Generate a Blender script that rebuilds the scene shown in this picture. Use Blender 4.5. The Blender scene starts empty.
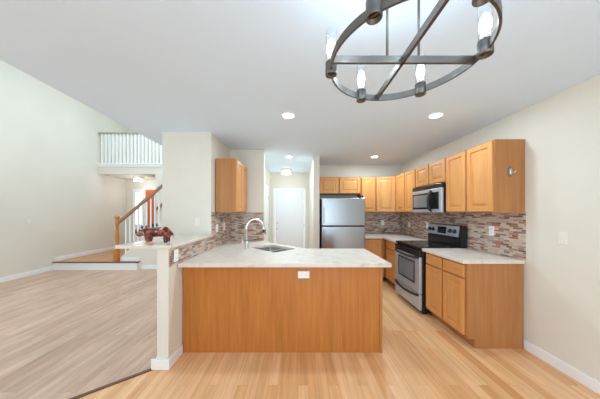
import bpy, bmesh, math, random
from mathutils import Vector, Matrix

random.seed(7)
C = bpy.context.scene.collection
PI = math.pi


def srgb(r, g, b):
    def f(c):
        c /= 255.0
        return c / 12.92 if c <= 0.04045 else ((c + 0.055) / 1.055) ** 2.4
    return (f(r), f(g), f(b), 1.0)


# ------------------------------------------------------------------ camera
F_PX = 215.0
cam_d = bpy.data.cameras.new('camera')
cam_d.sensor_width = 36.0
cam_d.lens = 36.0 * F_PX / 600.0
cam_d.shift_x = 2.0 / 600.0
cam_d.shift_y = 12.5 / 600.0
cam_d.clip_start = 0.02
cam = bpy.data.objects.new('camera', cam_d)
cam.location = (0, 0, 1.435)
cam.rotation_euler = (PI / 2, 0, 0)
C.objects.link(cam)
bpy.context.scene.camera = cam

# ------------------------------------------------------------------ world, exposure, daylight at the windows, skylight fill
w = bpy.data.worlds.new('world')
bpy.context.scene.world = w
w.use_nodes = True
w.node_tree.nodes['Background'].inputs[0].default_value = (0.80, 0.90, 1.0, 1)
w.node_tree.nodes['Background'].inputs[1].default_value = 1.0
vs = bpy.context.scene.view_settings
vs.view_transform = 'Standard'
vs.look = 'None'
vs.gamma = 1.0
vs.use_curve_mapping = False
vs.exposure = 0.48
cy = bpy.context.scene.cycles
cy.max_bounces = 18
cy.diffuse_bounces = 12
cy.glossy_bounces = 6


def area(name, loc, rot, sx, sy, power, col=(1, 1, 1)):
    l = bpy.data.lights.new(name, 'AREA')
    l.shape = 'RECTANGLE'
    l.size, l.size_y = sx, sy
    l.energy = power
    l.color = col
    o = bpy.data.objects.new(name, l)
    o.location = loc
    o.rotation_euler = rot
    C.objects.link(o)
    return o


DAY = (0.66, 0.85, 1.0)
LAMP = (0.66, 0.86, 1.0)
# light area faces local -Z ; rot X +90 -> faces +Y ; rot Y -90 -> faces +X
area('daylight_living_window', (-4.2, -1.54, 2.3), (PI / 2, 0, 0), 2.6, 3.4, 20, DAY)
area('daylight_dining_window', (0.55, -1.54, 1.15), (PI / 2, 0, 0), 2.2, 2.0, 44, DAY)
area('daylight_side_window', (-6.0, 1.5, 1.7), (0, -PI / 2, 0), 2.0, 2.6, 40, DAY)
area('added_skylight_fill', (-3.75, 4.6, 5.14), (0, 0, 0), 1.3, 4.2, 80, DAY)  # fill light for left wall and loft, under an added skylight


# ------------------------------------------------------------------ materials
def mat(name, col, rough=0.5, metal=0.0, spec=0.5, emit=None, estr=0.0):
    m = bpy.data.materials.new(name)
    m.use_nodes = True
    b = m.node_tree.nodes['Principled BSDF']
    b.inputs['Base Color'].default_value = col
    b.inputs['Roughness'].default_value = rough
    b.inputs['Metallic'].default_value = metal
    b.inputs['Specular IOR Level'].default_value = spec
    if emit:
        b.inputs['Emission Color'].default_value = emit
        b.inputs['Emission Strength'].default_value = estr
    return m


def N(m, t, **kw):
    n = m.node_tree.nodes.new(t)
    for k, v in kw.items():
        setattr(n, k, v)
    return n


def L(m, a, b):
    m.node_tree.links.new(a, b)


def ramp(m, stops, interp='LINEAR'):
    r = N(m, 'ShaderNodeValToRGB')
    r.color_ramp.interpolation = interp
    e = r.color_ramp.elements
    while len(e) < len(stops):
        e.new(0.5)
    for i, (p, c) in enumerate(stops):
        e[i].position = p
        e[i].color = c
    return r


def noise(m, vec, scale, detail=4, rough=0.55):
    n = N(m, 'ShaderNodeTexNoise')
    n.inputs['Scale'].default_value = scale
    n.inputs['Detail'].default_value = detail
    n.inputs['Roughness'].default_value = rough
    if vec:
        L(m, vec, n.inputs['Vector'])
    return n


def mapping(m, vec, scale=(1, 1, 1), rot=(0, 0, 0)):
    n = N(m, 'ShaderNodeMapping')
    n.inputs['Scale'].default_value = scale
    n.inputs['Rotation'].default_value = rot
    L(m, vec, n.inputs['Vector'])
    return n.outputs['Vector']


def mix(m, fac, a, b, mode='MIX'):
    n = N(m, 'ShaderNodeMix', data_type='RGBA', blend_type=mode)
    if isinstance(fac, float):
        n.inputs[0].default_value = fac
    else:
        L(m, fac, n.inputs[0])
    for s, v in ((6, a), (7, b)):
        if isinstance(v, tuple):
            n.inputs[s].default_value = v
        else:
            L(m, v, n.inputs[s])
    return n.outputs[2]


def objco(m):
    return N(m, 'ShaderNodeTexCoord').outputs['Object']


def paint(name, col, rough=0.7, amt=0.03):
    m = mat(name, col, rough, spec=0.3)
    n = noise(m, objco(m), 1.3, 3)
    d = tuple(max(0, c * (1 - amt)) for c in col[:3]) + (1,)
    u = tuple(min(1, c * (1 + amt)) for c in col[:3]) + (1,)
    r = ramp(m, [(0.3, d), (0.7, u)])
    L(m, n.outputs['Fac'], r.inputs[0])
    b = m.node_tree.nodes['Principled BSDF']
    L(m, r.outputs[0], b.inputs['Base Color'])
    n2 = noise(m, objco(m), 180, 2)
    bp = N(m, 'ShaderNodeBump')
    bp.inputs['Strength'].default_value = 0.04
    bp.inputs['Distance'].default_value = 0.002
    L(m, n2.outputs['Fac'], bp.inputs['Height'])
    L(m, bp.outputs[0], b.inputs['Normal'])
    return m


def wood(name, dark, light, rough=0.38, axis='z', spec=0.4, scale=1.0):
    m = mat(name, light, rough, spec=spec)
    s = {'z': (22, 22, 1.3), 'x': (1.3, 22, 22), 'y': (22, 1.3, 22)}[axis]
    co = objco(m)
    oi = N(m, 'ShaderNodeObjectInfo')
    add = N(m, 'ShaderNodeVectorMath', operation='ADD')
    sc = N(m, 'ShaderNodeVectorMath', operation='SCALE')
    L(m, oi.outputs['Location'], sc.inputs[0])
    sc.inputs['Scale'].default_value = 3.7
    L(m, co, add.inputs[0])
    L(m, sc.outputs[0], add.inputs[1])
    v = mapping(m, add.outputs[0], tuple(q * scale for q in s))
    n1 = noise(m, v, 1.0, 6, 0.6)
    n2 = noise(m, mapping(m, add.outputs[0], tuple(q * scale * (5 if q > 5 else 2.5) for q in s)), 1.0, 3, 0.6)
    r = ramp(m, [(0.28, dark), (0.72, light)])
    a = N(m, 'ShaderNodeMath', operation='MULTIPLY_ADD')
    L(m, n2.outputs['Fac'], a.inputs[0])
    a.inputs[1].default_value = 0.35
    mm = N(m, 'ShaderNodeMath', operation='MULTIPLY')
    L(m, n1.outputs['Fac'], mm.inputs[0])
    mm.inputs[1].default_value = 0.65
    L(m, mm.outputs[0], a.inputs[2])
    L(m, a.outputs[0], r.inputs[0])
    L(m, r.outputs[0], m.node_tree.nodes['Principled BSDF'].inputs['Base Color'])
    return m


def planks(name, stops, width, length, rough, gap, grain=0.25, ang=0.0, blotch=False):
    m = mat(name, stops[0][1], rough, spec=0.4)
    co = objco(m)
    sw = mapping(m, co, (1, 1, 1), (0, 0, PI / 2 + ang))
    br = N(m, 'ShaderNodeTexBrick')
    br.offset = 0.37
    br.offset_frequency = 3
    L(m, sw, br.inputs['Vector'])
    br.inputs['Color1'].default_value = (0, 0, 0, 1)
    br.inputs['Color2'].default_value = (1, 1, 1, 1)
    br.inputs['Mortar'].default_value = (0.5, 0.5, 0.5, 1)
    br.inputs['Scale'].default_value = 1.0
    br.inputs['Mortar Size'].default_value = 0.0012
    br.inputs['Brick Width'].default_value = length
    br.inputs['Row Height'].default_value = width
    r = ramp(m, stops)
    L(m, br.outputs['Color'], r.inputs[0])
    # grain, shifted per plank
    add = N(m, 'ShaderNodeVectorMath', operation='ADD')
    sc = N(m, 'ShaderNodeVectorMath', operation='SCALE')
    L(m, br.outputs['Color'], sc.inputs[0])
    sc.inputs['Scale'].default_value = 7.0
    L(m, sw, add.inputs[0])
    L(m, sc.outputs[0], add.inputs[1])
    n = noise(m, mapping(m, add.outputs[0], (2.4, 14, 14) if blotch else (1.6, 26, 26)), 1.0, 5, 0.5 if blotch else 0.6)
    gr = ramp(m, [(0.25, (1 - grain, 1 - grain * 1.1, 1 - grain * 1.25, 1)), (0.7, (1.06, 1.06, 1.06, 1))])
    L(m, n.outputs['Fac'], gr.inputs[0])
    c = mix(m, 1.0, r.outputs[0], gr.outputs[0], 'MULTIPLY')
    c = mix(m, br.outputs['Fac'], c, gap)
    b = m.node_tree.nodes['Principled BSDF']
    L(m, c, b.inputs['Base Color'])
    bp = N(m, 'ShaderNodeBump')
    bp.inputs['Strength'].default_value = 0.15
    bp.inputs['Distance'].default_value = 0.001
    inv = N(m, 'ShaderNodeMath', operation='SUBTRACT')
    inv.inputs[0].default_value = 1.0
    L(m, br.outputs['Fac'], inv.inputs[1])
    L(m, inv.outputs[0], bp.inputs['Height'])
    L(m, bp.outputs[0], b.inputs['Normal'])
    return m


def mosaic(name, axis):
    m = mat(name, (0.5, 0.4, 0.35, 1), 0.3)
    co = objco(m)
    sep = N(m, 'ShaderNodeSeparateXYZ')
    L(m, co, sep.inputs[0])
    cmb = N(m, 'ShaderNodeCombineXYZ')
    L(m, sep.outputs[axis], cmb.inputs[0])
    L(m, sep.outputs[2], cmb.inputs[1])
    br = N(m, 'ShaderNodeTexBrick')
    br.offset = 0.41
    br.offset_frequency = 2
    br.squash = 0.62
    br.squash_frequency = 3
    L(m, cmb.outputs[0], br.inputs['Vector'])
    br.inputs['Color1'].default_value = (0, 0, 0, 1)
    br.inputs['Color2'].default_value = (1, 1, 1, 1)
    br.inputs['Mortar'].default_value = (0.5, 0.5, 0.5, 1)
    br.inputs['Scale'].default_value = 1.0
    br.inputs['Mortar Size'].default_value = 0.0018
    br.inputs['Brick Width'].default_value = 0.105
    br.inputs['Row Height'].default_value = 0.0215
    r = ramp(m, [(0.0, srgb(120, 88, 74)), (0.08, srgb(206, 186, 170)), (0.22, srgb(190, 166, 150)), (0.34, srgb(182, 118, 80)),
                 (0.42, srgb(210, 192, 176)), (0.54, srgb(166, 150, 144)), (0.63, srgb(200, 176, 158)), (0.76, srgb(142, 112, 98)),
                 (0.83, srgb(204, 184, 168)), (0.94, srgb(174, 102, 66))], 'CONSTANT')
    L(m, br.outputs['Color'], r.inputs[0])
    n = noise(m, mapping(m, co, (14, 14, 40)), 1.0, 4)
    g = ramp(m, [(0.3, (0.82, 0.82, 0.82, 1)), (0.7, (1.12, 1.12, 1.12, 1))])
    L(m, n.outputs['Fac'], g.inputs[0])
    c = mix(m, 1.0, r.outputs[0], g.outputs[0], 'MULTIPLY')
    c = mix(m, br.outputs['Fac'], c, srgb(190, 174, 160))
    b = m.node_tree.nodes['Principled BSDF']
    L(m, c, b.inputs['Base Color'])
    bp = N(m, 'ShaderNodeBump')
    bp.inputs['Strength'].default_value = 0.4
    bp.inputs['Distance'].default_value = 0.003
    L(m, br.outputs['Color'], bp.inputs['Height'])
    L(m, bp.outputs[0], b.inputs['Normal'])
    return m


def stone(name):
    m = mat(name, srgb(232, 222, 210), 0.34, spec=0.4)
    co = objco(m)
    n = noise(m, mapping(m, co, (1.6, 1.6, 1.6), (0, 0, .6)), 5.5, 9, 0.68)
    r = ramp(m, [(0.32, srgb(192, 180, 169)), (0.41, srgb(220, 207, 194)), (0.54, srgb(229, 217, 204)), (0.75, srgb(224, 210, 196))])
    L(m, n.outputs['Fac'], r.inputs[0])
    n2 = noise(m, co, 90, 3)
    g = ramp(m, [(0.3, (0.93, 0.93, 0.93, 1)), (0.55, (1, 1, 1, 1))])
    L(m, n2.outputs['Fac'], g.inputs[0])
    c = mix(m, 1.0, r.outputs[0], g.outputs[0], 'MULTIPLY')
    L(m, c, m.node_tree.nodes['Principled BSDF'].inputs['Base Color'])
    return m


def brushed(name, col, rough, axis=(200, 200, 3)):
    m = mat(name, col, rough, metal=1.0)
    n = noise(m, mapping(m, objco(m), axis), 1.0, 2)
    r = ramp(m, [(0.3, (rough * 0.85,) * 3 + (1,)), (0.7, (rough * 1.2,) * 3 + (1,))])
    L(m, n.outputs['Fac'], r.inputs[0])
    L(m, r.outputs[0], m.node_tree.nodes['Principled BSDF'].inputs['Roughness'])
    return m


def clear_glass(name, tint=(1, 1, 1, 1), a=0.12):
    m = bpy.data.materials.new(name)
    m.use_nodes = True
    nt = m.node_tree
    nt.nodes.clear()
    out = N(m, 'ShaderNodeOutputMaterial')
    t = N(m, 'ShaderNodeBsdfTransparent')
    t.inputs[0].default_value = tint
    g = N(m, 'ShaderNodeBsdfGlossy')
    g.inputs['Roughness'].default_value = 0.05
    mx = N(m, 'ShaderNodeMixShader')
    lw = N(m, 'ShaderNodeLayerWeight')
    lw.inputs['Blend'].default_value = a
    L(m, lw.outputs['Facing'], mx.inputs[0])
    L(m, t.outputs[0], mx.inputs[1])
    L(m, g.outputs[0], mx.inputs[2])
    L(m, mx.outputs[0], out.inputs[0])
    return m


M = {}
M['wall'] = paint('wall_paint_cream', srgb(226, 220, 207))
M['ceil'] = paint('ceiling_paint', srgb(221, 237, 251), 0.85, 0.015)
M['white'] = paint('white_trim_paint', srgb(240, 240, 238), 0.4, 0.015)
M['oak'] = wood('oak_cabinet', srgb(204, 136, 72), srgb(228, 164, 98))
M['oak_h'] = wood('oak_cabinet_cross', srgb(204, 136, 72), srgb(228, 164, 98), axis='x')
M['oak_shaded'] = wood('oak_shaded_panel', srgb(166, 108, 60), srgb(190, 132, 82))  # cabinet oak again, darkened: shade on bodies and end panels put into colour
M['oak_in'] = wood('oak_shadow_frame', srgb(196, 132, 72), srgb(214, 152, 90))
M['rail'] = wood('oak_handrail', srgb(136, 98, 62), srgb(168, 124, 80), axis='x')
M['newel'] = wood('oak_newel', srgb(184, 110, 44), srgb(212, 138, 64))
M['door_orange'] = wood('orange_wood_door', srgb(196, 92, 34), srgb(226, 120, 54))
M['floor'] = planks('hardwood_floor', [(0.0, srgb(222, 165, 113)), (0.3, srgb(236, 184, 134)), (0.65, srgb(243, 195, 149)), (0.88, srgb(230, 174, 122)), (1.0, srgb(208, 146, 94))], 0.083, 1.3, 0.27, srgb(200, 144, 96), 0.24)
M['floor2'] = planks('laminate_floor', [(0.0, srgb(195, 159, 137)), (0.5, srgb(211, 177, 155)), (1.0, srgb(201, 165, 143))], 0.16, 1.25, 0.36, srgb(166, 134, 112), 0.30, blotch=True)
M['nosing'] = wood('dark_nosing', srgb(92, 64, 44), srgb(120, 86, 60), axis='x')
M['strip'] = wood('transition_strip', srgb(84, 56, 38), srgb(112, 78, 54), axis='x')
M['tile_x'] = mosaic('mosaic_tile_back', 0)
M['tile_y'] = mosaic('mosaic_tile_side', 1)
M['stone'] = stone('cream_stone_counter')
M['ledge'] = stone('pale_stone_ledge')
M['ledge'].node_tree.nodes['Principled BSDF'].inputs['Roughness'].default_value = 0.14
M['steel'] = mat('stainless_steel', (0.34, 0.345, 0.355, 1), 0.28, 1.0)
M['steel_h'] = brushed('stainless_cross', (0.54, 0.57, 0.62, 1), 0.36, (3, 3, 200))
M['steel_h'].node_tree.nodes['Principled BSDF'].inputs['Metallic'].default_value = 0.55
M['sinksteel'] = brushed('sink_steel', (0.62, 0.60, 0.57, 1), 0.36, (40, 40, 40))
M['nickel'] = mat('brushed_nickel', (0.72, 0.70, 0.67, 1), 0.25, 1.0)
M['chrome'] = mat('chrome', (0.8, 0.8, 0.8, 1), 0.12, 1.0)
M['black'] = mat('black_enamel', (0.012, 0.012, 0.013, 1), 0.22)
M['blackm'] = mat('black_plastic', (0.02, 0.02, 0.021, 1), 0.42)
M['ovenglass'] = mat('dark_oven_glass', (0.26, 0.27, 0.285, 1), 0.15, 0.3, 0.8)
M['cooktop'] = mat('cooktop_glass', (0.03, 0.03, 0.033, 1), 0.08, 0, 0.8)
M['display'] = mat('clock_display', (0.01, 0.012, 0.015, 1), 0.1)
M['iron'] = brushed('gunmetal', (0.185, 0.172, 0.16, 1), 0.42, (30, 30, 30))
M['bronze'] = mat('dark_bronze', (0.22, 0.15, 0.10, 1), 0.5, 0.3)
M['irond'] = mat('cup_hollow_shade', (0.03, 0.03, 0.032, 1), 0.4, 0.6)
M['glass'] = clear_glass('clear_glass')
M['tube'] = clear_glass('candle_tube_glass', (.95, .95, .95, 1), .32)
M['bulb'] = mat('glowing_bulb', (1, 1, 1, 1), 0.4, emit=(1, 0.97, 0.92, 1), estr=5)
M['lens'] = mat('downlight_lens', (1, 1, 1, 1), 0.5, emit=(1, 0.98, 0.95, 1), estr=8)
M['shade'] = mat('lit_glass_shade', (1, 0.97, 0.9, 1), 0.4, emit=(1, 0.93, 0.80, 1), estr=0.55)
M['gold'] = mat('brass', srgb(228, 208, 176), 0.45, 0.2)
M['plate'] = mat('white_switch_plastic', srgb(244, 243, 240), 0.35)
M['platecream'] = mat('cream_switch_plastic', srgb(234, 227, 215), 0.4)
M['slot'] = mat('outlet_slot', (0.05, 0.05, 0.05, 1), 0.5)
M['pane'] = mat('daylit_pane', (0.9, 0.95, 1, 1), 0.1, emit=(0.92, 0.97, 1, 1), estr=0.9)
M['whitedoor'] = paint('white_door_paint', srgb(236, 238, 242), 0.4, 0.01)
M['carpet'] = paint('beige_carpet', srgb(214, 204, 190), .95, .05)
M['grey'] = mat('dark_grey_box', srgb(52, 54, 58), 0.6)


def figurine_mat():
    m = mat('red_brown_mosaic_glaze', srgb(120, 56, 34), 0.22, spec=0.5)
    v = N(m, 'ShaderNodeTexVoronoi')
    L(m, objco(m), v.inputs['Vector'])
    v.inputs['Scale'].default_value = 42
    r = ramp(m, [(0.0, srgb(86, 32, 22)), (0.34, srgb(134, 54, 32)), (0.6, srgb(54, 28, 25)), (0.78, srgb(164, 78, 48)), (0.95, srgb(206, 170, 150))], 'CONSTANT')
    sp = N(m, 'ShaderNodeSeparateColor')
    L(m, v.outputs['Color'], sp.inputs[0])
    L(m, sp.outputs[0], r.inputs[0])
    L(m, r.outputs[0], m.node_tree.nodes['Principled BSDF'].inputs['Base Color'])
    return m


M['figure'] = figurine_mat()


# ------------------------------------------------------------------ mesh helpers
class MB:
    def __init__(self):
        self.bm = bmesh.new()

    def box(self, x0, x1, y0, y1, z0, z1, bev=0.0, seg=2):
        t = bmesh.new()
        bmesh.ops.create_cube(t, size=1.0)
        for v in t.verts:
            v.co = Vector(((x0 + x1) / 2 + v.co.x * (x1 - x0), (y0 + y1) / 2 + v.co.y * (y1 - y0), (z0 + z1) / 2 + v.co.z * (z1 - z0)))
        if bev > 0:
            bmesh.ops.bevel(t, geom=t.edges[:], offset=bev, segments=seg, affect='EDGES', profile=0.5)
        self._merge(t)
        return self

    def _merge(self, t, mtx=None):
        if mtx:
            bmesh.ops.transform(t, matrix=mtx, verts=t.verts[:])
        me = bpy.data.meshes.new('tmp')
        t.to_mesh(me)
        t.free()
        self.bm.from_mesh(me)
        bpy.data.meshes.remove(me)

    def prism(self, pts, z0, z1, holes=(), bev=0.0):
        """polygon in x,y extruded in z, with optional holes"""
        t = bmesh.new()
        edges = []
        for loop in [pts] + list(holes):
            vs_ = [t.verts.new((p[0], p[1], z0)) for p in loop]
            for i in range(len(vs_)):
                edges.append(t.edges.new((vs_[i], vs_[(i + 1) % len(vs_)])))
        bmesh.ops.triangle_fill(t, use_beauty=True, use_dissolve=True, edges=edges)
        r = bmesh.ops.extrude_face_region(t, geom=t.faces[:])
        up = [g for g in r['geom'] if isinstance(g, bmesh.types.BMVert)]
        bmesh.ops.translate(t, vec=(0, 0, z1 - z0), verts=up)
        bmesh.ops.recalc_face_normals(t, faces=t.faces[:])
        if bev > 0:
            es = [e for e in t.edges if len(e.link_faces) == 2 and e.calc_face_angle(0) > 1.0]
            bmesh.ops.bevel(t, geom=es, offset=bev, segments=2, affect='EDGES', profile=0.5)
        self._merge(t)
        return self

    def prism_xz(self, pts, y0, y1):
        """polygon in x,z extruded along y"""
        t = bmesh.new()
        a = [t.verts.new((p[0], y0, p[1])) for p in pts]
        b = [t.verts.new((p[0], y1, p[1])) for p in pts]
        n = len(pts)
        t.faces.new(a)
        t.faces.new(b[::-1])
        for i in range(n):
            t.faces.new((a[i], b[i], b[(i + 1) % n], a[(i + 1) % n]))
        bmesh.ops.recalc_face_normals(t, faces=t.faces[:])
        self._merge(t)
        return self

    def prism_yz(self, pts, x0, x1):
        t = bmesh.new()
        a = [t.verts.new((x0, p[0], p[1])) for p in pts]
        b = [t.verts.new((x1, p[0], p[1])) for p in pts]
        n = len(pts)
        t.faces.new(a)
        t.faces.new(b[::-1])
        for i in range(n):
            t.faces.new((a[i], b[i], b[(i + 1) % n], a[(i + 1) % n]))
        bmesh.ops.recalc_face_normals(t, faces=t.faces[:])
        self._merge(t)
        return self

    def lathe(self, prof, c=(0, 0, 0), seg=24, mtx=None, smooth=True):
        """profile of (r,z) about z axis"""
        t = bmesh.new()
        rings = []
        for r, z in prof:
            if r < 1e-6:
                rings.append([t.verts.new((0, 0, z))])
            else:
                rings.append([t.verts.new((r * math.cos(2 * PI * k / seg), r * math.sin(2 * PI * k / seg), z)) for k in range(seg)])
        for a, b in zip(rings, rings[1:]):
            for k in range(seg):
                k2 = (k + 1) % seg
                if len(a) == 1 and len(b) == 1:
                    continue
                if len(a) == 1:
                    f = t.faces.new((a[0], b[k], b[k2]))
                elif len(b) == 1:
                    f = t.faces.new((a[k], a[k2], b[0]))
                else:
                    f = t.faces.new((a[k], a[k2], b[k2], b[k]))
                f.smooth = smooth
        bmesh.ops.recalc_face_normals(t, faces=t.faces[:])
        m = Matrix.Translation(c)
        if mtx:
            m = m @ mtx
        self._merge(t, m)
        return self

    def tube(self, pts, r, seg=12, closed=False, sq=None):
        """swept round (or rectangular sq=(w,h)) section along points"""
        t = bmesh.new()
        P = [Vector(p) for p in pts]
        n = len(P)
        rings = []
        prev = None
        for i in range(n):
            if closed:
                d = (P[(i + 1) % n] - P[i - 1]).normalized()
            else:
                d = (P[min(i + 1, n - 1)] - P[max(i - 1, 0)]).normalized()
            up = Vector((0, 0, 1)) if abs(d.z) < 0.95 else Vector((0, 1, 0))
            if prev is not None and not sq:
                u = (prev - d * prev.dot(d)).normalized()
            else:
                u = d.cross(up).normalized()
            prev = u
            v = u.cross(d).normalized()
            if sq:
                hw, hh = sq[0] / 2, sq[1] / 2
                rr = [P[i] + u * a + v * b for a, b in ((hw, hh), (-hw, hh), (-hw, -hh), (hw, -hh))]
            else:
                ri = r[i] if isinstance(r, (list, tuple)) else r
                rr = [P[i] + (u * math.cos(2 * PI * k / seg) + v * math.sin(2 * PI * k / seg)) * ri for k in range(seg)]
            rings.append([t.verts.new(q) for q in rr])
        m = len(rings[0])
        rng = range(n) if closed else range(n - 1)
        for i in rng:
            a, b = rings[i], rings[(i + 1) % n]
            for k in range(m):
                f = t.faces.new((a[k], a[(k + 1) % m], b[(k + 1) % m], b[k]))
                f.smooth = not sq
        if not closed:
            t.faces.new(rings[0][::-1])
            t.faces.new(rings[-1])
        bmesh.ops.recalc_face_normals(t, faces=t.faces[:])
        self._merge(t)
        return self

    def loops(self, w_, h_, rings, x0=0.0, z0=0.0, y0=0.0):
        """raised-panel relief: rings of (inset, out) ; front faces -y ; back at y0"""
        t = bmesh.new()
        R = []
        for ins, out in rings:
            R.append([t.verts.new((x0 + a, y0 - out, z0 + b)) for a, b in
                      ((ins, ins), (w_ - ins, ins), (w_ - ins, h_ - ins), (ins, h_ - ins))])
        t.faces.new(R[0])
        for a, b in zip(R, R[1:]):
            for k in range(4):
                t.faces.new((a[k], a[(k + 1) % 4], b[(k + 1) % 4], b[k]))
        t.faces.new(R[-1])
        bmesh.ops.recalc_face_normals(t, faces=t.faces[:])
        self._merge(t)
        return self

    def build(self, name, material, parent=None, loc=None):
        me = bpy.data.meshes.new(name)
        self.bm.to_mesh(me)
        self.bm.free()
        me.materials.append(material)
        o = bpy.data.objects.new(name, me)
        C.objects.link(o)
        if parent:
            o.parent = parent
        if loc:
            o.location = loc
        return o


def tag(o, label, cat, group=None):
    o['label'] = label
    o['category'] = cat
    if group:
        o['group'] = group
    return o


def thing(name, label, cat, loc=(0, 0, 0), rz=0.0, group=None):
    o = bpy.data.objects.new(name, None)
    o.empty_display_size = 0.1
    o.location = loc
    o.rotation_euler = (0, 0, rz)
    C.objects.link(o)
    return tag(o, label, cat, group)


def struct(name, mb, material, parent=None):
    o = mb.build(name, material, parent)
    o['kind'] = 'structure'
    return o


def dup(root, loc, label, rz=None, group=None):
    r = root.copy()
    C.objects.link(r)
    r.location = loc
    if rz is not None:
        r.rotation_euler = (0, 0, rz)
    r['label'] = label
    if group:
        r['group'] = group
    for ch in list(root.children):
        c = ch.copy()
        C.objects.link(c)
        c.parent = r
        for g in list(ch.children):
            d = g.copy()
            C.objects.link(d)
            d.parent = c
    return r


# ------------------------------------------------------------------ dimensions
XR = 2.38          # right wall
XL = -6.05          # living room left wall
YB = 5.0            # kitchen back wall
ZC = 2.52           # flat ceiling
YN = -1.6           # wall behind the camera
XE = -2.17          # edge of the flat ceiling
ZH = 5.2            # high ceiling of the living room
XK = -1.185          # kitchen face of half wall and pillar
XP = -1.85          # living face of pillar
YP = 2.93           # front of pillar
YS = 3.765          # wall behind the sink
YD = 6.05           # end of hall
ZL = 0.20           # landing level

# ------------------------------------------------------------------ setting: floors, ceilings, walls
DG = [(-1.29, 1.985), (-1.738, 1.65), (-2.95, 0.72), (-5.9, -1.6)]
struct('floor_kitchen', MB().prism([(-1.29, 1.985), (-1.738, 1.637), (-2.9, 0.70), (-5.75, YN), (XR + .1, YN), (XR + .1, YB + .1), (0.42, YB + .1), (0.42, YD + .1), (-0.95, YD + .1), (-0.95, YS + .06), (-1.29, YS + .06)], -0.1, 0.0), M['floor'])
struct('floor_living', MB().prism([(-1.29, 1.985), (-1.738, 1.637), (-2.9, 0.70), (-5.75, YN), (XL - .1, YN), (XL - .1, 5.48), (XP + .02, 5.48), (XP + .02, YS), (-1.29, YS)][::-1], -0.1, 0.0), M['floor2'])
t = MB()
pts = [(-1.305, 1.98), (-1.738, 1.637), (-2.9, 0.70), (-5.65, YN + .1)]
t.tube([(p[0], p[1], 0.003) for p in pts], 0, sq=(0.030, 0.008))
struct('trim_transition', t, M['strip'])

struct('ceiling', MB().prism([(-2.035 - .055 * YN, YN), (XR + .1, YN), (XR + .1, YD + .1), (-2.035 - .055 * (YD + .1), YD + .1)], ZC, ZC + .30), M['ceil'])
struct('ceiling_living', MB().prism([(XL - .1, YN), (-1.82, YN), (-1.82, 7.7), (XL - .1, 7.7)], ZH, ZH + .1, [[(-4.5, 2.45), (-3.0, 2.45), (-3.0, 6.75), (-4.5, 6.75)]]), M['ceil'])
struct('wall_upper', MB().box(-1.94, -1.82, YN, 7.6, ZC + .30, ZH), M['wall'])
struct('wall_right', MB().box(XR, XR + .12, YN, YB + .12, 0, ZC), M['wall'])
struct('wall_left', MB().box(XL - .12, XL, 2.95, 7.7, 0, ZH)
       .box(XL - .12, XL, YN, 0.05, 0, ZH).box(XL - .12, XL, 0.05, 2.95, 0, .65).box(XL - .12, XL, 0.05, 2.95, 2.75, ZH), M['wall'])
struct('wall_back', MB().box(0.42, XR, YB, YB + .12, 0, ZC), M['wall'])
# wall behind the camera, with two window openings
t = MB()
t.box(XL, -5.6, YN - .12, YN, 0, ZH).box(-2.8, -1.82, YN - .12, YN, 0, ZH).box(-1.82, -.65, YN - .12, YN, 0, ZC).box(1.75, XR, YN - .12, YN, 0, ZC)
t.box(-5.6, -2.8, YN - .12, YN, 0, .5).box(-5.6, -2.8, YN - .12, YN, 4.1, ZH).box(-.65, 1.75, YN - .12, YN, 2.2, ZC)
t.box(-.65, 1.75, YN - .12, YN, 0, .1)
struct('wall_front', t, M['wall'])
struct('wall_hall_right', MB().box(0.30, 0.42, 4.2, YD, 0, ZC), M['wall'])
struct('wall_hall_end', MB().box(-.95, -.66, YD, YD + .12, 0, ZC).box(.19, .42, YD, YD + .12, 0, ZC).box(-.66, .19, YD, YD + .12, 2.05, ZC), M['wall'])
struct('wall_hall_left', MB().box(-.90, -.775, YS + .12, YD, 0, ZC), M['wall'])
struct('wall_sink', MB().box(XK, -.596, YS, YS + .12, 0, ZC), M['wall'])
struct('wall_pillar', MB().box(XP, XK, YP, YS + .12, 0, ZC), M['wall'])
struct('wall_living_back', MB().box(XP, XP + .1, YS + .12, 7.6, 0, ZC), M['wall'])
struct('wall_foyer', MB().box(XL, -5.84, 7.6, 7.72, 0, ZH).box(-4.53, -1.82, 7.6, 7.72, 0, ZH).box(-5.84, -4.53, 7.6, 7.72, 2.27, ZH), M['wall'])
struct('wall_half', MB().box(-1.29, XK, 1.965, YP, 0, 1.10, 0.004), M['wall'])

# landing, stair walls and the upper floor slab
struct('floor_landing', MB().prism([(XL, 5.32), (-3.96, 5.32), (-3.96, 5.40), (-4.42, 5.40), (-4.42, 6.5), (-1.9, 6.5), (-1.9, 7.6), (XL, 7.6)], 0.0, ZL), planks('landing_floor', [(0.0, srgb(184, 136, 96)), (1.0, srgb(204, 156, 114))], 0.083, 1.2, .35, srgb(150, 106, 70), .2))
struct('trim_landing', MB().box(XL, -3.95, 5.305, 5.32, 0, ZL - .025).box(-3.96, -3.945, 5.305, 5.40, 0, ZL - .025), M['white'])
struct('trim_nosing', MB().box(XL, -3.935, 5.285, 5.345, ZL - .022, ZL + .004, .006), M['nosing'])
z0 = ZL + .02
struct('wall_stair', MB().prism_xz([(-4.46, 0), (-4.46, z0 + .06), (-4.3, z0 + .22), (-2.2, z0 + .22 + 2.1 * .8333), (-2.2, 0)], 5.40, 5.48), M['wall'])
struct('wall_stair_far', MB().box(-4.25, XP, 6.40, 6.50, 0, 2.58), M['wall'])
struct('floor_loft', MB().box(XL, -1.94, 6.50, 7.6, 2.58, 2.86), M['wall'])
struct('trim_loft', MB().box(XL, -1.94, 6.46, 6.60, 2.86, 2.90, .004).box(XL, -1.94, 6.48, 6.50, 2.80, 2.86), M['white'])


def baseboard(name, x0, x1, y0, y1, z=0.0, h=.095):
    return struct(name, MB().box(x0, x1, y0, y1, z, z + h, .004), M['white'])


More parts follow.
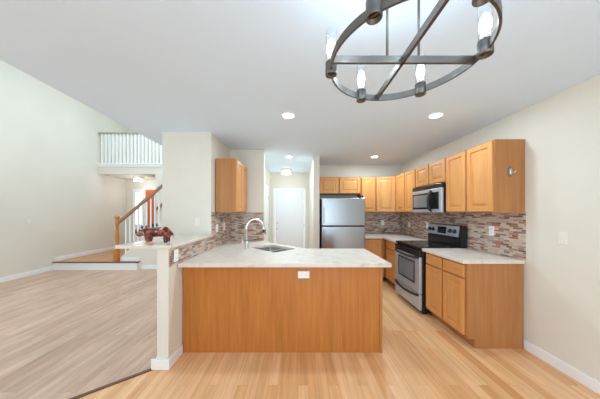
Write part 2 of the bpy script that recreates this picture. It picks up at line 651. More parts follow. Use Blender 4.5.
baseboard('baseboard_left', XL, XL + .016, YN, 5.30)
baseboard('baseboard_left_landing', XL, XL + .016, 5.345, 7.6, ZL)
baseboard('baseboard_right', XR - .016, XR, YN, 2.255)
struct('baseboard_half', MB().box(-1.335, XK + .016, 1.949, 1.966, 0, .095, .004).box(XK, XK + .016, 1.96, 2.185, 0, .095, .004)
       .box(-1.306, -1.29, 1.96, YP, 0, .095, .004), M['white'])
baseboard('baseboard_stair', -3.94, -1.86, 5.385, 5.40)
baseboard('baseboard_stair_landing', -4.42, -3.96, 5.385, 5.40, ZL + .004, .09)
baseboard('baseboard_hall', 0.284, 0.30, 4.2, YD)


# hall door, closet door, foyer sidelight and front door
def casing(mb, x0, x1, y, z0, z1, wd=.065, th=.018):
    mb.box(x0 - wd, x0, y - th, y, z0, z1 + wd, .003).box(x1, x1 + wd, y - th, y, z0, z1 + wd, .003).box(x0, x1, y - th, y, z1, z1 + wd, .003)
    return mb


d1 = struct('door_1', MB().box(-.635, .165, YD - .012, YD + .03, 0.01, 2.035, .003), M['whitedoor'])
struct('trim_1', casing(MB(), -.645, .175, YD, 0, 2.045, .055), M['white'])
km = Matrix.Rotation(PI / 2, 4, 'X')
k = MB().lathe([(0, 0), (.03, 0), (.03, .006), (.012, .01), (.012, .03), (.027, .04), (.03, .055), (.02, .068), (0, .07)], (-.575, YD - .012, .98), 16, km).build('door_knob', M['gold'], d1)
MB().lathe([(0, 0), (.03, 0), (.03, .012), (.022, .02), (0, .02)], (-.575, YD - .012, 1.14), 16, km).build('deadbolt', M['gold'], d1)
for hz in (.25, 1.05, 1.82):
    MB().box(.160, .172, YD - .022, YD - .012, hz - .045, hz + .045, .002).build('hinge', M['nickel'], d1)
d2 = struct('door_2', MB().box(-.775, -.762, 4.72, 5.50, 0.01, 2.03, .003), M['whitedoor'])
struct('trim_2', MB().box(-.775, -.757, 4.655, 4.72, 0, 2.095, .003).box(-.775, -.757, 5.50, 5.565, 0, 2.095, .003).box(-.775, -.757, 4.72, 5.50, 2.03, 2.095, .003), M['white'])
for hz in (.3, 1.1, 1.8):
    MB().box(-.762, -.75, 5.485, 5.50, hz - .045, hz + .045, .002).build('hinge', M['nickel'], d2)
# foyer
d3 = struct('door_3', MB().loops(.82, 2.02, [(0, 0), (0, .04), (.11, .04), (.12, .03), (.16, .03), (.2, .038)], -5.385, ZL + .005, 7.63), M['door_orange'])
MB().lathe([(0, 0), (.03, 0), (.03, .006), (.012, .01), (.012, .03), (.027, .04), (.03, .055), (.02, .068), (0, .07)], (-5.32, 7.588, 1.18), 12, km).build('door_knob', M['gold'], d3)
struct('trim_3', casing(MB(), -5.40, -4.55, 7.6, ZL, 2.24, .05), M['white'])
wn = struct('window_1', MB().box(-5.83, -5.76, 7.59, 7.66, ZL, 2.25).box(-5.50, -5.452, 7.59, 7.66, ZL, 2.25).box(-5.76, -5.50, 7.59, 7.66, 2.12, 2.25)
            .box(-5.76, -5.50, 7.59, 7.66, ZL, 1.0), M['whitedoor'])
MB().box(-5.76, -5.50, 7.625, 7.632, 1.0, 2.12).build('window_pane', M['pane'], wn)
mt = MB()
for zz in (1.28, 1.56, 1.84):
    mt.box(-5.76, -5.50, 7.605, 7.625, zz - .012, zz + .012)
mt.box(-5.642, -5.618, 7.605, 7.625, 1.0, 2.12)
mt.build('muntin', M['white'], wn)


# windows behind the camera and at the left, where the daylight enters
def window(name, fr, pane):
    o = struct(name, fr, M['white'])
    pane.build('window_pane', M['glass'], o)


fr = MB()
for a, b in ((-5.6, -5.53), (-2.87, -2.8), (-4.24, -4.16)):
    fr.box(a, b, YN - .1, YN - .02, .5, 4.1)
for a, b in ((.5, .57), (4.03, 4.1), (2.26, 2.34)):
    fr.box(-5.53, -2.87, YN - .1, YN - .02, a, b)
window('window_2', fr, MB().box(-5.53, -2.87, YN - .065, YN - .06, .57, 4.03))
fr = MB()
for a, b in ((-.65, -.58), (1.68, 1.75), (.51, .59)):
    fr.box(a, b, YN - .1, YN - .02, .1, 2.2)
for a, b in ((.1, .18), (2.12, 2.2)):
    fr.box(-.58, 1.68, YN - .1, YN - .02, a, b)
window('window_3', fr, MB().box(-.58, 1.68, YN - .065, YN - .06, .18, 2.12))
fr = MB()
for a, b in ((.05, .12), (2.88, 2.95), (1.46, 1.54)):
    fr.box(XL - .1, XL - .02, a, b, .65, 2.75)
for a, b in ((.65, .72), (2.68, 2.75)):
    fr.box(XL - .1, XL - .02, .12, 2.88, a, b)
window('window_4', fr, MB().box(XL - .065, XL - .06, .12, 2.88, .72, 2.68))

fr = MB()  # unseen skylight, added to frame the fill light above the living room
for a, b in ((-4.5, -4.45), (-3.05, -3.0)):
    fr.box(a, b, 2.45, 6.75, ZH - .02, ZH + .12)
for a, b in ((2.45, 2.50), (6.70, 6.75)):
    fr.box(-4.45, -3.05, a, b, ZH - .02, ZH + .12)
window('added_skylight', fr, MB().box(-4.45, -3.05, 2.50, 6.70, ZH + .05, ZH + .055))

# mosaic backsplash
struct('wall_tile_right', MB().box(XR - .010, XR, 2.245, YB, .933, 1.43), M['tile_y'])
struct('wall_tile_back', MB().box(1.2, XR - .010, YB - .010, YB, .933, 1.43), M['tile_x'])
struct('wall_tile_sink', MB().box(XK + .010, -.60, YS - .010, YS, .933, 1.43), M['tile_x'])
struct('wall_tile_pillar', MB().box(XK, XK + .010, YP, YS, .933, 1.43), M['tile_y'])
struct('wall_tile_half', MB().box(XK, XK + .010, 1.98, YP, 0.933, 1.098), M['tile_y'])

# ------------------------------------------------------------------ cabinets
DOOR_R = [(0, 0), (0, .016), (.004, .020), (.052, .020), (.055, .009), (.066, .009), (.094, .018)]
DRAW_R = [(0, 0), (0, .014), (.012, .020)]


def door(w_, h_, x0, z0, parent, name='door', m=None):
    r = DOOR_R if min(w_, h_) > .22 else [(0, 0), (0, .016), (.004, .02), (.045, .02), (.049, .013), (.056, .013), (.07, .019)]
    return MB().loops(w_, h_, r, x0, z0, 0).build(name, m or M['oak'], parent)


def drawer(w_, h_, x0, z0, parent):
    return MB().loops(w_, h_, DRAW_R, x0, z0, 0).build('drawer', M['oak_h'], parent)


def upper(name, label, loc, rz, w_, d_, h_, xs, group, gap=.012):
    t = thing(name, label, 'cabinet', loc, rz, group)
    MB().box(0, w_, 0, d_, 0, h_, .002).build('body', M['oak_shaded'], t)
    for a, b in xs:
        door(b - a, h_ - 2 * gap, a, gap, t)
    return t


def base(name, label, loc, rz, w_, d_, xs, drawers=True, toe_l=True):
    t = thing(name, label, 'cabinet', loc, rz, 'oak base cabinets')
    h_ = .890
    MB().prism_yz([(0, .10), (0, h_), (d_, h_), (d_, 0), (.075, 0), (.075, .10)], 0, w_).build('body', M['oak_shaded'], t)
    for a, b in xs:
        if drawers:
            drawer(b - a, .135, a, h_ - .02 - .135, t)
            door(b - a, h_ - .02 - .135 - .02 - .125, a, .125, t)
        else:
            door(b - a, h_ - .02 - .125, a, .125, t)
    return t


ZU, HU = 1.428, .770
XU = 2.065                      # body front of the uppers on the right wall
GU = 'oak upper cabinets'
upper('upper_cabinet', 'tall two-door oak upper cabinet with an oval metal fitting on its end',
      (XU, 2.99, ZU), -PI / 2, .738, XR - XU - .003, HU, [(.016, .352), (.382, .722)], GU)
upper('upper_cabinet', 'short two-door oak upper cabinet directly above the microwave', (XU, 3.755, ZU + .425), -PI / 2, .765, XR - XU - .003, HU - .425,
      [(.018, .370), (.398, .747)], GU)
upper('upper_cabinet', 'two-door oak upper cabinet on right wall between the microwave and the corner cabinet', (XU, 4.515, ZU), -PI / 2, .758, XR - XU - .003, HU,
      [(.015, .365), (.393, .743)], GU)
upper('upper_cabinet', 'narrow one-door oak upper cabinet on back wall right of the fridge', (1.372, 4.69, ZU), 0, .326, .307, HU,
      [(.018, .308)], GU)
t = thing('upper_cabinet', 'oak corner upper cabinet with angled door in the back right corner', 'cabinet', (1.702, 4.69, ZU), 0, GU)
q1 = Vector((XU - 1.702, 4.519 - 4.69))
MB().prism([(0, 0), (q1.x, q1.y), (XR - .004 - 1.702, q1.y), (XR - .004 - 1.702, .307), (0, .307)], 0, HU).build('body', M['oak_shaded'], t)
dw = q1.length - .03
d_ = MB().loops(dw, HU - .024, DOOR_R, .015, .012, 0).build('door', M['oak'], t)
d_.rotation_euler = (0, 0, math.atan2(q1.y, q1.x))
upper('upper_cabinet', 'short wide two-door oak cabinet above the stainless fridge', (.44, 4.69, 1.83), 0, .928, .307, ZU + HU - 1.83,
      [(.03, .440), (.470, .912)], GU)
upper('upper_cabinet', 'single oak upper cabinet on cream pillar wall left of the sink', (-.885, 3.05, ZU), PI / 2, .64, .285, HU,
      [(.02, .305), (.325, .62)], GU)

XF = 1.78
base('base_cabinet', 'two-door oak base cabinet with drawers at the right end beside the stove', (XF, 2.985, 0), -PI / 2, .725, XR - XF - .012,
     [(.02, .338), (.370, .69)])
base('base_cabinet', 'narrow oak base cabinet with one drawer between stove and back corner', (XF, 4.40, 0), -PI / 2, .635, XR - XF - .012,
     [(.11, .60)])
base('base_cabinet', 'oak base cabinet right of the fridge under back counter', (1.31, 4.41, 0), 0, .468, .58, [(.03, .40)], False)

# peninsula cabinet: hollow, the sink drops into it
t = thing('peninsula_cabinet', 'wide plain oak-panelled peninsula facing the room under the stone counter', 'cabinet', (-.15, 2.2, 0))
T = (.15, -2.2, 0)


def pbox(mb, x0, x1, y0, y1, z0, z1, bev=0.0):
    return mb.box(x0 + .15, x1 + .15, y0 - 2.2, y1 - 2.2, z0, z1, bev)


pbox(MB(), XK + .012, .835, 2.195, 2.215, 0, .890, .001).build('back_panel', wood('oak_shaded_peninsula', srgb(166, 98, 38), srgb(202, 130, 62)), t)  # same oak finish, deepened: the panel's dimmer light put into the colour
pbox(MB(), .835, .86, 2.187, 2.90, 0, .890, .002).build('end_panel', M['oak_shaded'], t)
fr = MB()
fr.prism([(.835 + .15, .70), (.10 + .15, .70), (-.575 + .15, 1.375), (-.575 + .15, 1.55), (-.595 + .15, 1.55), (-.595 + .15, 1.367), (.092 + .15, .68), (.835 + .15, .68)], .1, .890)
fr.build('front', M['oak'], t)

# ------------------------------------------------------------------ counters
SC = Vector((-.355, 3.01))       # sink centre
e1 = Vector((-.7071, .7071))      # long axis
e2 = Vector((.7071, .7071))


def rrect(cx, hl, hs, rad=.05, n=5):
    out = []
    for sx, sy, a0 in ((1, 1, 0), (-1, 1, PI / 2), (-1, -1, PI), (1, -1, 1.5 * PI)):
        for i in range(n + 1):
            a = a0 + (PI / 2) * i / n
            u = sx * (hl - rad) + rad * math.cos(a)
            v = sy * (hs - rad) + rad * math.sin(a)
            p = SC + e1 * (u + cx) + e2 * v
            out.append((p.x, p.y))
    return out


bl = rrect(.148, .135, .19)
br_ = rrect(-.148, .135, .19)
HOLE = rrect(0, .285, .192)
cw = MB().prism([(XK + .011, 2.10), (.915, 2.10), (.915, 2.965), (.115, 2.965), (-.545, 3.625), (-.545, YS - .011), (XK + .011, YS - .011)], .893, .932, [HOLE], .004)
tag(cw.build('countertop', M['stone']), 'cream stone peninsula countertop holding the sink', 'countertop', 'stone worktops')
tag(MB().prism([(1.72, 2.24), (XR - .011, 2.24), (XR - .011, 2.985), (1.72, 2.985)], .893, .932, (), .004).build('countertop', M['stone']),
    'short cream stone countertop at the right end beside the stove', 'countertop', 'stone worktops')
tag(MB().prism([(1.72, 3.765), (XR - .011, 3.765), (XR - .011, YB - .011), (1.30, YB - .011), (1.30, 4.37), (1.72, 4.37)], .893, .932, (), .004).build('countertop', M['stone']),
    'cream stone corner countertop between the fridge and the stove', 'countertop', 'stone worktops')
tag(MB().prism([(-1.66, 1.945), (XK + .03, 1.945), (XK + .03, YP - .003), (-1.66, YP - .003)], 1.101, 1.132, (), .004).build('bar_ledge', M['ledge']),
    'raised pale stone bar ledge on the half wall holding the figurine', 'ledge')

# sink
t = thing('sink', 'stainless double-bowl corner sink set in the peninsula counter', 'sink', (SC.x, SC.y, .698))


def rel(loop):
    return [(p[0] - SC.x, p[1] - SC.y) for p in loop]


def bowl(loop_out, cx):
    b = bmesh.new()
    rings = []
    cen = e1 * cx
    for s, z in ((1.0, .19), (1.0, .185), (.97, .03), (.9, .008), (.14, .0)):
        rings.append([b.verts.new(((cen.x + (p[0] - cen.x) * s), (cen.y + (p[1] - cen.y) * s), z)) for p in loop_out])
    n = len(loop_out)
    for a, c in zip(rings, rings[1:]):
        for k_ in range(n):
            f = b.faces.new((a[k_], a[(k_ + 1) % n], c[(k_ + 1) % n], c[k_]))
            f.smooth = True
    b.faces.new(rings[-1])
    bmesh.ops.recalc_face_normals(b, faces=b.faces[:])
    for f in b.faces:
        f.normal_flip()
    m = MB()
    m._merge(b)
    return m


for cx, lp in ((.148, bl), (-.148, br_)):
    bo = bowl(rel(lp), cx).build('bowl', M['sinksteel'], t)
    p = e1 * cx
    MB().lathe([(0, .004), (.03, .004), (.038, .001), (.038, -.004)], (p.x, p.y, .001), 16).build('drain', M['chrome'], bo)
MB().prism(rel(rrect(0, .30, .207)), .186, .193, [rel(bl), rel(br_)]).build('rim', M['sinksteel'], t)

# faucet
FX, FY = -.70, 2.93
t = thing('faucet', 'tall brushed nickel gooseneck pull-down faucet beside the sink', 'faucet', (FX, FY, .932))
MB().lathe([(0, 0), (.028, 0), (.028, .008), (.024, .014), (.022, .10), (.02, .105), (0, .105)], (0, 0, 0), 20).build('base', M['nickel'], t)
arc = [(0, 0, .10), (0, 0, .29)]
dx, dy = .97, .24
for i in range(1, 15):
    a = PI * i / 15 * 1.02
    q = .115 * (1 - math.cos(a))
    arc.append((q * dx, q * dy, .29 + .115 * math.sin(a)))
MB().tube(arc, .0155, 14).build('neck', M['nickel'], t)
ex = arc[-1]
hd = MB().tube([ex, (ex[0] + .003, ex[1], ex[2] - .02), (ex[0] + .008, ex[1], ex[2] - .05), (ex[0] + .014, ex[1], ex[2] - .115)], [.0155, .019, .022, .026], 14).build('spray_head', M['nickel'], t)
MB().box(ex[0] - .012, ex[0] + .022, ex[1] - .027, ex[1] - .012, ex[2] - .09, ex[2] - .045, .004).build('spray_button', M['blackm'], hd)
MB().tube([(-.018, 0, .075), (-.04, -.01, .08), (-.055, -.015, .10), (-.06, -.018, .15)], [.011, .009, .007, .006], 10).build('handle', M['nickel'], t)

# ------------------------------------------------------------------ refrigerator
t = thing('refrigerator', 'stainless top-freezer refrigerator against the back wall', 'refrigerator', (.87, 4.95, 0))
X0, X1 = -.415, .415
FZ = 1.165
MB().box(X0, X1, -.78, 0, .03, 1.70, .006).build('body', M['blackm'], t)
fd = MB().box(X0, X1, -.85, -.785, FZ + .008, 1.705, .012, 3).build('freezer_door', M['steel'], t)
MB().box(X0 + .03, X0 + .055, -.885, -.86, FZ + .05, FZ + .36, .008).box(X0 + .03, X0 + .055, -.87, -.848, FZ + .06, FZ + .09).box(X0 + .03, X0 + .055, -.87, -.848, FZ + .32, FZ + .35).build('handle', M['steel'], fd)
fd = MB().box(X0, X1, -.85, -.785, .09, FZ - .008, .012, 3).build('fridge_door', M['steel'], t)
MB().box(X0 + .03, X0 + .055, -.885, -.86, FZ - .55, FZ - .05, .008).box(X0 + .03, X0 + .055, -.87, -.848, FZ - .54, FZ - .51).box(X0 + .03, X0 + .055, -.87, -.848, FZ - .09, FZ - .06).build('handle', M['steel'], fd)
MB().box(X0 + .02, X1 - .02, -.80, -.76, 0, .08).build('kick_grille', M['black'], t)
MB().box(X1 - .10, X1 - .035, -.845, -.76, 1.706, 1.755, .008).build('hinge_cover', mat('dark_red_hinge_cover', srgb(96, 44, 34), .5), t)

# ------------------------------------------------------------------ range (local: x toward camera, front faces -y)
t = thing('stove', 'stainless and black electric range between the right hand base cabinets', 'stove', (1.735, 3.755, 0), -PI / 2)
W = .762
D = XR - 1.735 - .012
MB().box(0, W, 0, D - .05, .03, .905, .004).build('body', M['black'], t)
MB().box(-.0, W, -.03, D - .10, .906, .938, .006).build('cooktop', M['black'], t)
ct = MB().box(.02, W - .02, .0, D - .12, .938, .941).build('glass_top', M['cooktop'], t)
for bx, by, r in ((.2, .13, .10), (.56, .13, .075), (.2, .38, .075), (.56, .38, .10)):
    MB().lathe([(r - .004, .0), (r - .004, .0008), (r, .0008), (r, 0)], (bx, by, .941), 32).build('burner_ring', M['grey'], ct)
od = MB().box(.006, W - .006, -.04, -.002, .285, .80, .008).build('oven_door', M['steel_h'], t)
MB().box(.006, W - .006, -.042, -.002, .802, .892, .006).build('front_rail', M['black'], t)
MB().loops(.50, .32, [(0, 0), (0, .003), (.018, .003), (.02, .001)], .13, .40, -.04).build('window_frame', M['black'], od)
MB().box(.152, .608, -.0435, -.0412, .422, .698).build('oven_window', M['ovenglass'], od)


def bar_handle(z, x0, x1, out, sag, r=.013):
    pts_ = []
    for i in range(13):
        u = i / 12
        pts_.append((x0 + (x1 - x0) * u, -.04 - out * (math.sin(PI * u) ** .45 if 0 < u < 1 else 0), z - sag * math.sin(PI * u)))
    return MB().tube(pts_, r, 10)


bar_handle(.795, .03, W - .03, .05, .012, .016).build('handle', M['black'], od)
dr = MB().box(.006, W - .006, -.04, -.002, .055, .275, .008).build('storage_drawer', M['steel_h'], t)
bar_handle(.262, .03, W - .03, .03, .03, .016).build('handle', M['black'], dr)
MB().box(.03, W - .03, .02, .08, 0, .05).build('kick_plate', M['black'], t)
bg = MB().prism_yz([(D - .10, .93), (D - .085, 1.235), (D - .03, 1.245), (D - .012, 1.23), (D - .012, .90), (D - .10, .90)], 0, W).build('backguard', M['black'], t)
cp = MB().prism_yz([(D - .101, 1.075), (D - .112, 1.08), (D - .096, 1.225), (D - .082, 1.235)], .012, W - .045).build('control_panel', M['steel_h'], t)
MB().prism_yz([(D - .113, 1.105), (D - .1155, 1.107), (D - .1025, 1.208), (D - .100, 1.208)], .275, .47).build('clock_display', M['display'], cp)
for i in range(3):
    for j in range(2):
        zz = 1.122 + j * .03
        MB().prism_yz([(D - .1140, zz), (D - .1170, zz), (D - .1150, zz + .016), (D - .112, zz + .016)], .295 + i * .055, .325 + i * .055).build('button', M['grey'], cp)
for kx in (.075, .165, .565, .655):
    MB().lathe([(0, 0), (.032, 0), (.032, .005), (.025, .008), (.022, .03), (0, .032)], (kx, D - .104, 1.155), 20, Matrix.Rotation(PI / 2 + .11, 4, 'X')).build('knob', M['black'], cp)

# ------------------------------------------------------------------ microwave
t = thing('microwave', 'stainless and black over-the-range microwave under the short oak cabinet', 'microwave', (2.03, 3.752, ZU), -PI / 2)
WM, HM = .757, .418
MB().box(0, WM, 0, XR - 2.03 - .002, 0, HM, .003).build('body', M['black'], t)
MB().box(0, WM, -.032, -.001, HM - .062, HM, .004).build('vent_grille', M['black'], t)
md = MB().box(0, WM, -.035, -.001, 0.0, HM - .067, .005).build('door', M['steel_h'], t)
MB().box(.015, .705, -.0375, -.035, .05, .30, .001).build('window_frame', M['black'], md)
MB().box(.045, .475, -.0390, -.0374, .08, .275).build('window', mat('grey_mesh_window', (.33, .34, .35, 1), .2, .4), md)
pts_ = []
for i in range(13):
    u = i / 12
    pts_.append((.535, -.035 - .055 * (math.sin(PI * u) ** .5 if 0 < u < 1 else 0), .02 + .30 * u))
MB().tube(pts_, .017, 10).build('handle', M['blackm'], md)
kp = MB().box(.580, .695, -.0390, -.0374, .070, .275).build('keypad', M['display'], md)


# ------------------------------------------------------------------ switch plates and outlets (local: faces -y)
def outlet(label, loc, rz, m='plate', kind='outlet', horiz=False):
    t = thing('outlet' if kind == 'outlet' else 'light_switch', label, kind if kind == 'outlet' else 'light switch', loc, rz, 'outlets and switches')
    a, b = (.058, .036) if horiz else (.036, .058)
    MB().box(-a, a, -.006, 0, -b, b, .003).build('plate', M[m], t)
    if kind == 'outlet':
        for s in (-1, 1):
            cx, cz = (s * .022, 0) if horiz else (0, s * .022)
            f = MB().box(cx - .013, cx + .013, -.0085, -.006, cz - .013, cz + .013, .002).build('socket', M[m], t)
            for q in (-.005, .005):
                MB().box(cx + q - .001, cx + q + .001, -.0092, -.0082, cz - .004, cz + .006).build('slot', M['slot'], f)
    else:
        MB().box(-.016, .016, -.010, -.006, -.032, .032, .002).build('rocker', M[m], t)
    return t


R_ = -PI / 2   # face toward -X : on the right wall
outlet('white outlet on the mosaic tile above the right end counter', (XR - .010, 2.63, 1.205), R_)
outlet('white outlet on right wall tile just left of the stove backguard', (XR - .010, 3.93, 1.185), R_)
outlet('pale outlet on right wall tile near the back corner', (XR - .010, 4.58, 1.17), R_)
outlet('white outlet on the back wall tile right of the fridge', (1.965, YB - .010, 1.185), 0)
outlet('white light switch alone on the bare right wall', (XR, 1.93, 1.20), R_, 'platecream', 'switch')
outlet('horizontal white outlet on the oak peninsula panel', (.058, 2.195, .795), 0, 'plate', 'outlet', True)
outlet('white outlet on tile under the bar ledge, nearest the half wall end', (XK + .010, 2.068, 1.015), PI / 2)
outlet('white outlet on pillar tile nearer the camera, below the left upper cabinet', (XK + .010, 3.12, 1.20), PI / 2)
outlet('white outlet on pillar tile nearer the sink wall corner', (XK + .010, 3.42, 1.20), PI / 2)
outlet('cream switch on the front of the wide pillar above the ledge', (-1.365, YP, 1.30), 0, 'platecream', 'switch')
outlet('faint cream switch low on the big living room left wall', (XL, 4.83, 1.21), PI / 2, 'platecream', 'switch')


# ------------------------------------------------------------------ ceiling lights
def downlight(label, x, y, power):
    t = thing('recessed_light', label, 'ceiling light', (x, y, ZC), 0, 'recessed ceiling lights')
    MB().lathe([(.062, -.002), (.066, -.006), (.085, -.005), (.088, 0), (.062, 0)], (0, 0, 0), 32).build('trim_ring', M['white'], t)
    MB().lathe([(0, -.003), (.062, -.003), (.062, -.001), (0, -.001)], (0, 0, 0), 32).build('lens', M['lens'], t)
    l = bpy.data.lights.new('downlight', 'AREA')
    l.shape = 'DISK'
    l.size = .12
    l.energy = power
    l.color = LAMP
    o = bpy.data.objects.new('lamp_light', l)
    C.objects.link(o)
    o.parent = t
    o.location = (0, 0, -.012)


downlight('round recessed ceiling light above the peninsula, left of centre', -.11, 2.42, 7.5)
downlight('round recessed ceiling light near the tall right upper cabinets', 1.55, 2.42, 6.5)
downlight('round recessed ceiling light above the far right kitchen corner', 1.50, 4.22, 11)
downlight('round recessed ceiling light at the hall entrance, beyond the peninsula', -.18, 4.22, 16)


def flush(label, loc, r, power):
    t = thing('flush_mount_light', label, 'ceiling light', loc)
    MB().lathe([(0, 0), (r, 0), (r, -.012), (r * .92, -.022), (r * .5, -.035), (0, -.04)], (0, 0, 0), 28).build('base', M['gold'], t)
    for k_ in range(3):
        a = 2 * PI * k_ / 3 + PI / 6 * 3
        px, py = r * .58 * math.cos(a), r * .58 * math.sin(a)
        s = MB().lathe([(.022, -.03), (.03, -.045), (.042, -.085), (.055, -.125), (.052, -.125), (.038, -.085), (.025, -.045)], (px, py, 0), 20).build('shade', M['shade'], t)
        MB().lathe([(0, -.04), (.012, -.045), (.022, -.075), (.02, -.095), (0, -.105)], (px, py, 0), 12).build('bulb', M['bulb'], s)
    l = bpy.data.lights.new('flush_light', 'POINT')
    l.energy = power
    l.shadow_soft_size = .12
    l.color = (.84, .92, 1.0)
    o = bpy.data.objects.new('lamp_light', l)
    C.objects.link(o)
    o.parent = t
    o.location = (0, 0, -.24)


flush('brass three-shade ceiling light in the hall before the white door', (-.30, 5.50, ZC), .15, 2.6)
flush('brass three-shade ceiling light in the foyer beyond the stairs', (-5.26, 7.1, 2.58), .17, 6)

# ------------------------------------------------------------------ chandelier
CX, CY, CZ, CR = .415, .85, 2.036, .281
t = thing('chandelier', 'round gunmetal wagon wheel chandelier with glass candle tubes', 'chandelier', (CX, CY, CZ))
ring = [(CR * math.cos(2 * PI * i / 72), CR * math.sin(2 * PI * i / 72), 0) for i in range(72)]
MB().tube(ring, 0, closed=True, sq=(.008, .030)).build('ring', M['iron'], t)
MB().box(-CR + .004, CR - .004, -.006, .006, -.014, .014, .001).build('crossbar', M['iron'], t)
MB().box(-.006, .006, -CR + .004, CR - .004, -.014, .014, .001).build('crossbar', M['iron'], t)
for s in (-1, 1):
    MB().lathe([(0, .012), (.0048, .012), (.0048, ZC - CZ - .02), (0, ZC - CZ - .02)], (s * .0625, 0, 0), 10).build('rod', M['iron'], t)
MB().lathe([(0, ZC - CZ), (.085, ZC - CZ), (.085, ZC - CZ - .018), (.08, ZC - CZ - .024), (0, ZC - CZ - .024)], (0, 0, 0), 28).build('canopy', M['iron'], t)
for k_ in range(6):
    a = math.radians(-12 + 60 * k_)
    px, py = CR * math.cos(a), CR * math.sin(a)
    h = MB().lathe([(.0, -.006), (.0185, -.006), (.0195, -.024), (.0235, -.024), (.0245, -.022), (.0245, .028), (.0, .026)], (px, py, 0), 24).build('candle_cup', M['iron'], t)
    MB().lathe([(0, .026), (.013, .026), (.013, .060), (0, .060)], (px, py, 0), 16).build('socket', M['nickel'], h)
    MB().lathe([(0, .060), (.010, .062), (.0185, .076), (.0195, .095), (.014, .117), (.004, .130), (0, .132)], (px, py, 0), 16).build('bulb', M['bulb'], h)
    MB().lathe([(.0225, .027), (.0225, .165), (.0205, .165), (.0205, .027)], (px, py, 0), 24).build('glass_tube', M['tube'], h)
    MB().lathe([(0, -.0085), (.0184, -.0085), (.0184, -.0062), (0, -.0062)], (px, py, 0), 24).build('hollow_shade_disc', M['irond'], h)  # dark disc stands in for the shade inside the hollow cup

    l = bpy.data.lights.new('candle_light', 'POINT')
    l.energy = 1.3
    l.shadow_soft_size = .018
    l.color = LAMP
    o = bpy.data.objects.new('lamp_light', l)
    C.objects.link(o)
    o.parent = t
    o.location = (px, py, .150)

# ------------------------------------------------------------------ stairs and railings
t = thing('staircase', 'straight staircase with pale treads rising to the right behind the landing', 'staircase', (-4.42, 5.94, ZL))
for i in range(9):
    x = .215 * i
    MB().box(x - .025, x + .225, -.455, .455, .185 * (i + 1) - .028, .185 * (i + 1), .004).build('tread', M['carpet'], t)
    MB().box(x, x + .015, -.455, .455, .185 * i, .185 * (i + 1) - .028).build('riser', M['white'], t)

t = thing('stair_railing', 'oak stair handrail with turned newel post and white balusters', 'railing', (-4.55, 5.41, ZL))
MB().box(-.048, .048, -.068, .035, .002, .28, .006).box(-.035, .035, -.035, .035, .28, .33, .01).lathe(
    [(0, .33), (.036, .33), (.043, .345), (.030, .37), (.034, .45), (.042, .60), (.034, .75), (.028, .86), (.04, .88), (.03, .90), (.044, .92), (.044, 1.02), (.03, 1.04), (.05, 1.07), (.058, 1.10), (.045, 1.14), (0, 1.16)],
    (0, 0, 0), 20).build('newel_post', M['newel'], t)
MB().tube([(.03, 0, .965), (.2, 0, 1.105), (2.25, 0, 2.83)], 0, sq=(.06, .055)).build('handrail', M['rail'], t)
for i in range(17):
    x = .20 + .105 * i
    zb = .02 + max(.06, (x - .25) * .8333 + .22) + .0
    MB().box(x - .015, x + .015, .012, .042, zb - .0, 1.10 + (x - .2) * .841 - .05, .003).build('baluster', M['white'], t)

t = thing('wall_handrail', 'dark wooden handrail on the far stair wall beside the foyer', 'railing', (-4.22, 6.34, 1.49))
MB().tube([(0, 0, 0), (.12, 0, .10), (2.0, 0, 1.05 + .62)], 0, sq=(.045, .05)).build('rail', M['rail'], t)
for x in (.15, 1.6):
    MB().tube([(x, 0, .10 + (x - .12) * .835 - .02), (x, .03, .05 + (x - .12) * .835), (x, .059, .05 + (x - .12) * .835)], .008, 8).build('bracket', M['gold'], t)

t = thing('loft_railing', 'white baluster railing with grey top rail along the upper loft edge', 'railing', (XL, 6.54, 2.90))
MB().box(.02, 3.95, -.04, .04, .90, .955, .008).build('handrail', mat('grey_brown_rail', srgb(176, 166, 154), .5), t)
for i in range(35):
    x = .10 + .112 * i
    MB().box(x - .026, x + .026, -.022, .022, .0, .90, .003).build('baluster', M['white'], t)


# ------------------------------------------------------------------ figurine on the ledge
def skin_mesh(name, verts, edges, radii, root, material, sub=2):
    me = bpy.data.meshes.new(name)
    me.from_pydata(verts, edges, [])
    o = bpy.data.objects.new(name, me)
    C.objects.link(o)
    sk = o.modifiers.new('skin', 'SKIN')
    sk.use_smooth_shade = True
    for i, r in enumerate(radii):
        d = me.skin_vertices[0].data[i]
        d.radius = r if isinstance(r, tuple) else (r, r)
        d.use_root = (i == root)
    ss = o.modifiers.new('sub', 'SUBSURF')
    ss.levels = ss.render_levels = sub
    dg = bpy.context.evaluated_depsgraph_get()
    em = bpy.data.meshes.new_from_object(o.evaluated_get(dg))
    o.modifiers.clear()
    o.data = em
    bpy.data.meshes.remove(me)
    for p in em.polygons:
        p.use_smooth = True
    em.materials.clear()
    em.materials.append(material)
    return o


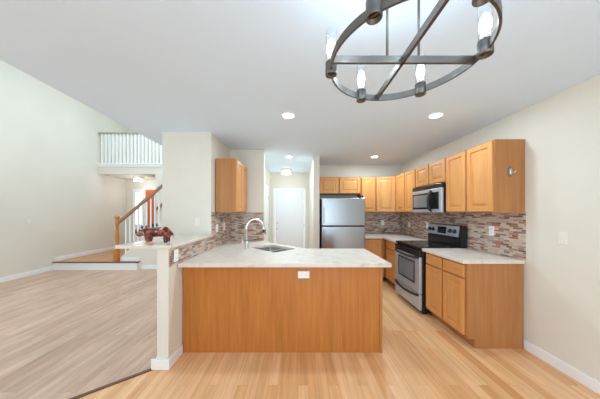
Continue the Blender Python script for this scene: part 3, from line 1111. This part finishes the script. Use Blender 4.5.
# rhinoceros-like animal facing -x, feet at z = 0
V = [(.10, 0, .098), (.05, 0, .092), (-.02, 0, .094), (-.075, 0, .098), (-.115, 0, .096), (-.15, 0, .082), (-.185, 0, .066),
     (.145, 0, .085), (.165, 0, .045),
     (-.06, -.033, .055), (-.062, -.036, .022), (-.066, -.036, .008),
     (-.075, .033, .055), (-.085, .036, .022), (-.089, .036, .008),
     (.105, -.033, .055), (.112, -.036, .022), (.108, -.036, .008),
     (.09, .033, .055), (.088, .036, .022), (.084, .036, .008)]
E = [(0, 1), (1, 2), (2, 3), (3, 4), (4, 5), (5, 6), (0, 7), (7, 8), (3, 9), (9, 10), (10, 11), (3, 12), (12, 13), (13, 14), (0, 15), (15, 16), (16, 17), (0, 18), (18, 19), (19, 20)]
RD = [.045, .046, .045, .043, .034, .028, .018, .012, .006, .024, .016, .018, .024, .016, .018, .026, .017, .018, .026, .017, .018]
fg = skin_mesh('rhino_figurine', V, E, RD, 1, M['figure'])
fg.location = (-1.372, 2.085, 1.132)
fg.scale = (1.03, 1.15, 1.16)
tag(fg, 'glossy red-brown mosaic rhinoceros figurine standing on the bar ledge', 'figurine')
MB().tube([(-.183, 0, .075), (-.192, 0, .09), (-.195, 0, .108), (-.192, 0, .122)], [.011, .008, .005, .001], 10).build('horn', M['figure'], fg)
MB().tube([(-.160, 0, .098), (-.163, 0, .110), (-.162, 0, .120)], [.008, .005, .001], 10).build('horn', M['figure'], fg)
for s in (-1, 1):
    MB().tube([(-.118, s * .02, .125), (-.116, s * .026, .138), (-.114, s * .028, .15)], [.006, .010, .001], 8).build('ear', M['figure'], fg)

# box on the stair
o = MB().box(-.115, .098, -.07, .07, 0, .19, .004).build('storage_box', M['grey'], None, (-3.665, 5.62, ZL + .185 * 4 + .001))
tag(o, 'dark grey box on a stair tread behind the figurine', 'box')

# oval metal fitting on the cabinet end
t = thing('metal_hook', 'small oval silver metal fitting on the end of the tall right upper cabinet', 'hook', (2.22, 2.252, 1.86))
MB().lathe([(0, 0), (1, 0), (1, .5), (.85, 1), (0, 1)], (0, 0, 0), 24, Matrix.Rotation(PI / 2, 4, 'X') @ Matrix.Diagonal((.026, .055, .006, 1))).build('backplate', M['bronze'], t)
MB().lathe([(0, 0), (1, 0), (.8, .7), (0, 1)], (0.003, -.006, 0), 24, Matrix.Rotation(PI / 2, 4, 'X') @ Matrix.Diagonal((.017, .042, .008, 1))).build('boss', M['sinksteel'], t)
MB().tube([(.008, -.010, -.01), (.03, -.024, -.012), (.038, -.028, .004)], .004, 8).build('prong', M['nickel'], t)
